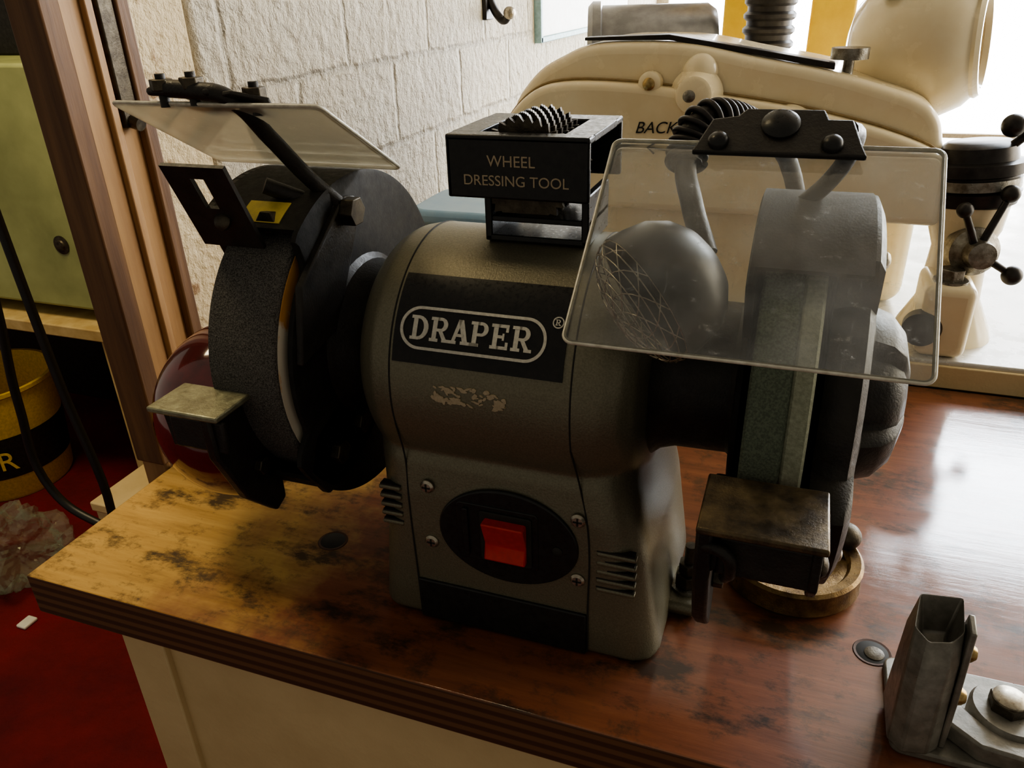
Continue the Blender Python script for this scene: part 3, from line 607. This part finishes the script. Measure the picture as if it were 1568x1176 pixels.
lathe(la_,"spindle_rim",(14.2,93.2,29.3),(1,-.25,.1),[(0,5.1),(.5,5.2),(.9,4.9),(.9,4.3),(.3,4.1)],'cream',40,closed=True)
lathe(la_,"spindle_face",(13.2,93.4,29.2),(1,-.25,.1),[(0,3.7),(.4,3.2),(1.2,1.4),(1.3,0)],'brass',40)
box(la_,"headstock_neck",3,12,90,100,2.7,24,'cream',2,seg=5)
lathe(la_,"dial_stack",(15.5,84,16),(-.1,.05,1),[(0,0),(0,3.6),(1.2,3.9),(1.4,3.5),(2.6,3.6),(2.8,4.1),(3.8,4.1),(4.0,3.4),(5.2,3.2),(5.6,2.6),(5.6,0)],'dark',48)
lathe(la_,"dial_scale",(15.4,84,17.5),(-.1,.05,1),[(0,3.75),(.9,3.75),(.9,3.5),(0,3.5)],'steel',48,closed=True)
lathe(la_,"pedestal",(15.3,84,2.7),(0,0,1),[(0,4.5),(1,4.2),(4,2.8),(9,2.5),(11,3.2),(13.4,3.4),(13.4,0)],'cream')
lathe(la_,"cross_slide_hub",(15.6,81.5,12.2),(.2,-1,.1),[(0,2.3),(1.5,2.2),(2.2,1.4),(3.4,1.2),(3.6,0)],'steel')
for i,(e,rb) in enumerate((((19.2,79.4,10.6),.9),((14.0,78.2,16.6),.7),((17.6,80,17.8),.8))):
    cyl(la_,"handle_arm_%d"%i,(15.9,79.2,12.6),e,.38,'dark',.3); ball(la_,"handle_ball_%d"%i,e,rb,'dark')
cyl(la_,"upper_lever",(16.5,83,20.5),(19.8,82.5,24.2),.4,'dark'); ball(la_,"upper_lever_ball",(16.9,82,23.3),1.0,'dark'); ball(la_,"upper_lever_ball2",(20,82.4,24.6),1.0,'dark')
tube(la_,"top_lever",[(5.5,90,34.2),(7.5,90,34.4),(10,90,34.2),(12.0,90,34.1)],.4,'dark'); ball(la_,"top_lever_ball",(5.3,90,34.2),.8,'dark'); ball(la_,"top_lever_ball2",(12.3,90,34.0),.9,'dark'); cyl(la_,"top_lever_post",(9.5,93,33),(9,90,34.2),.5,'dark')
box(la_,"foot_casting",12.2,16.6,76.9,84,2.7,9.8,'cream',.9,seg=4); hexn(la_,"foot_nut",(14.3,79,9.8),(0,0,1),1.1,1.2,'steel'); cyl(la_,"foot_washer",(14.3,79,9.7),(14.3,79,9.95),1.5,'steel')
lathe(la_,"foot_boss",(12.6,77.6,5.5),(-.3,-1,0),[(0,1.8),(1,1.6),(1.4,0)],'dark')
tb=root("plastic_tub")
prism(tb,"body",rrect(-6.0,6.0,-4.5,4.5,2),(-28.2,70,0),(1,0,0),(0,1,0),16.2,'white',.4)
prism(tb,"lid",rrect(-6.5,6.5,-5,5,2.2),(-28.2,70,15.6),(1,0,0),(0,1,0),1.5,'blue',.5)
# ================================================================= LEFT ROOM
gc=root("green_cabinet")
box(gc,"upper_panel",-260,-150.5,130,175,-31,24,'green',.8); box(gc,"dark_back",-260,-148,150,175,24,90,'dark',.5)
box(gc,"shelf_edge",-262,-149,126,176,-37,-34,'wood',.3)
box(gc,"back_panel",-260,-150,172,175,-85,-34,'dark',.2); box(gc,"leg",-152,-149.3,127,130,-85,-34,'wood',.2); box(gc,"leg_back",-158,-155,168,171,-85,-34,'wood',.2)
lathe(gc,"worn_hole",(-159,130,-15),(0,-1,0),[(0,2.2),(.2,2.2),(.3,1.3),(.6,1.1),(.7,0)],'oldsteel',24)
bk=root("plastic_bucket"); lathe(bk,"pail",(-200,128,-85),(0,0,1),[(0,0),(0,14),(1,14.5),(30,17),(30.5,17.6),(31.5,17.6),(31.5,16.6),(2,13.5),(2,0)],'bucketlab'); lathe(bk,"label",(-200,128,-78),(0,0,1),[(0,15.2),(12,16.2),(12,16.0),(0,14.9)],'dark',closed=True)
text(bk,"GR",7.5,(-188.3,115.9,-74.5),(math.pi/2,0,.75),'bucketlab',.05,"bucket_lettering")
cb=root("power_cable")
tube(cb,"cord",[(-69,50,60),(-68.5,50,30),(-68,50,17.4),(-67,50,1.4),(-65.5,50,-13.6),(-66.3,50,-16),(-68,50,-16),(-73.6,50,-12.7),(-74,50,-2),(-72.3,50,8.4),(-71,50,20),(-70,50,60)],.45,'cable')
cz=root("storage_box"); box(cz,"carton",-144,-124,106,123,-85,-68,'creamd',.5); box(cz,"carton_lid",-144.5,-123.5,105.5,123.5,-70,-67.5,'creamd',.4)
bg=root("plastic_bag")
bm=bmesh.new(); bmesh.ops.create_icosphere(bm,subdivisions=5,radius=1)
for v in bm.verts:
    n=mnoise.noise(v.co*2.2)*.5+mnoise.noise(v.co*6)*.22+mnoise.noise(v.co*14)*.1; q=v.co*(1+n)
    v.co=V((-161+q.x*12,96+q.y*9,max(-84.9,-78+q.z*10)))
fin(bm,bg,"film",'bag',ang=20)
sw=root("wood_scrap"); box(sw,"chip",-147,-144.4,82,85.4,-85,-84.2,'white',.3)
# ================================================================= LIGHTS
w=bpy.data.worlds.new("world"); sc.world=w; w.use_nodes=True; bgd=w.node_tree.nodes["Background"]; bgd.inputs[0].default_value=(1,.92,.77,1); bgd.inputs[1].default_value=.28
cl=root("added_lamp"); box(cl,"housing",-150,-90,40,100,182,190,'white',1)  # unseen lamp, added to stand in for sunlight in the left room
al=bpy.data.lights.new("added_lamp_light",'AREA'); al.energy=30; al.color=(1,.82,.50); al.size=60; ao=bpy.data.objects.new("added_lamp_light",al); sc.collection.objects.link(ao); ao.parent=cl; ao.location=(-120,70,181)
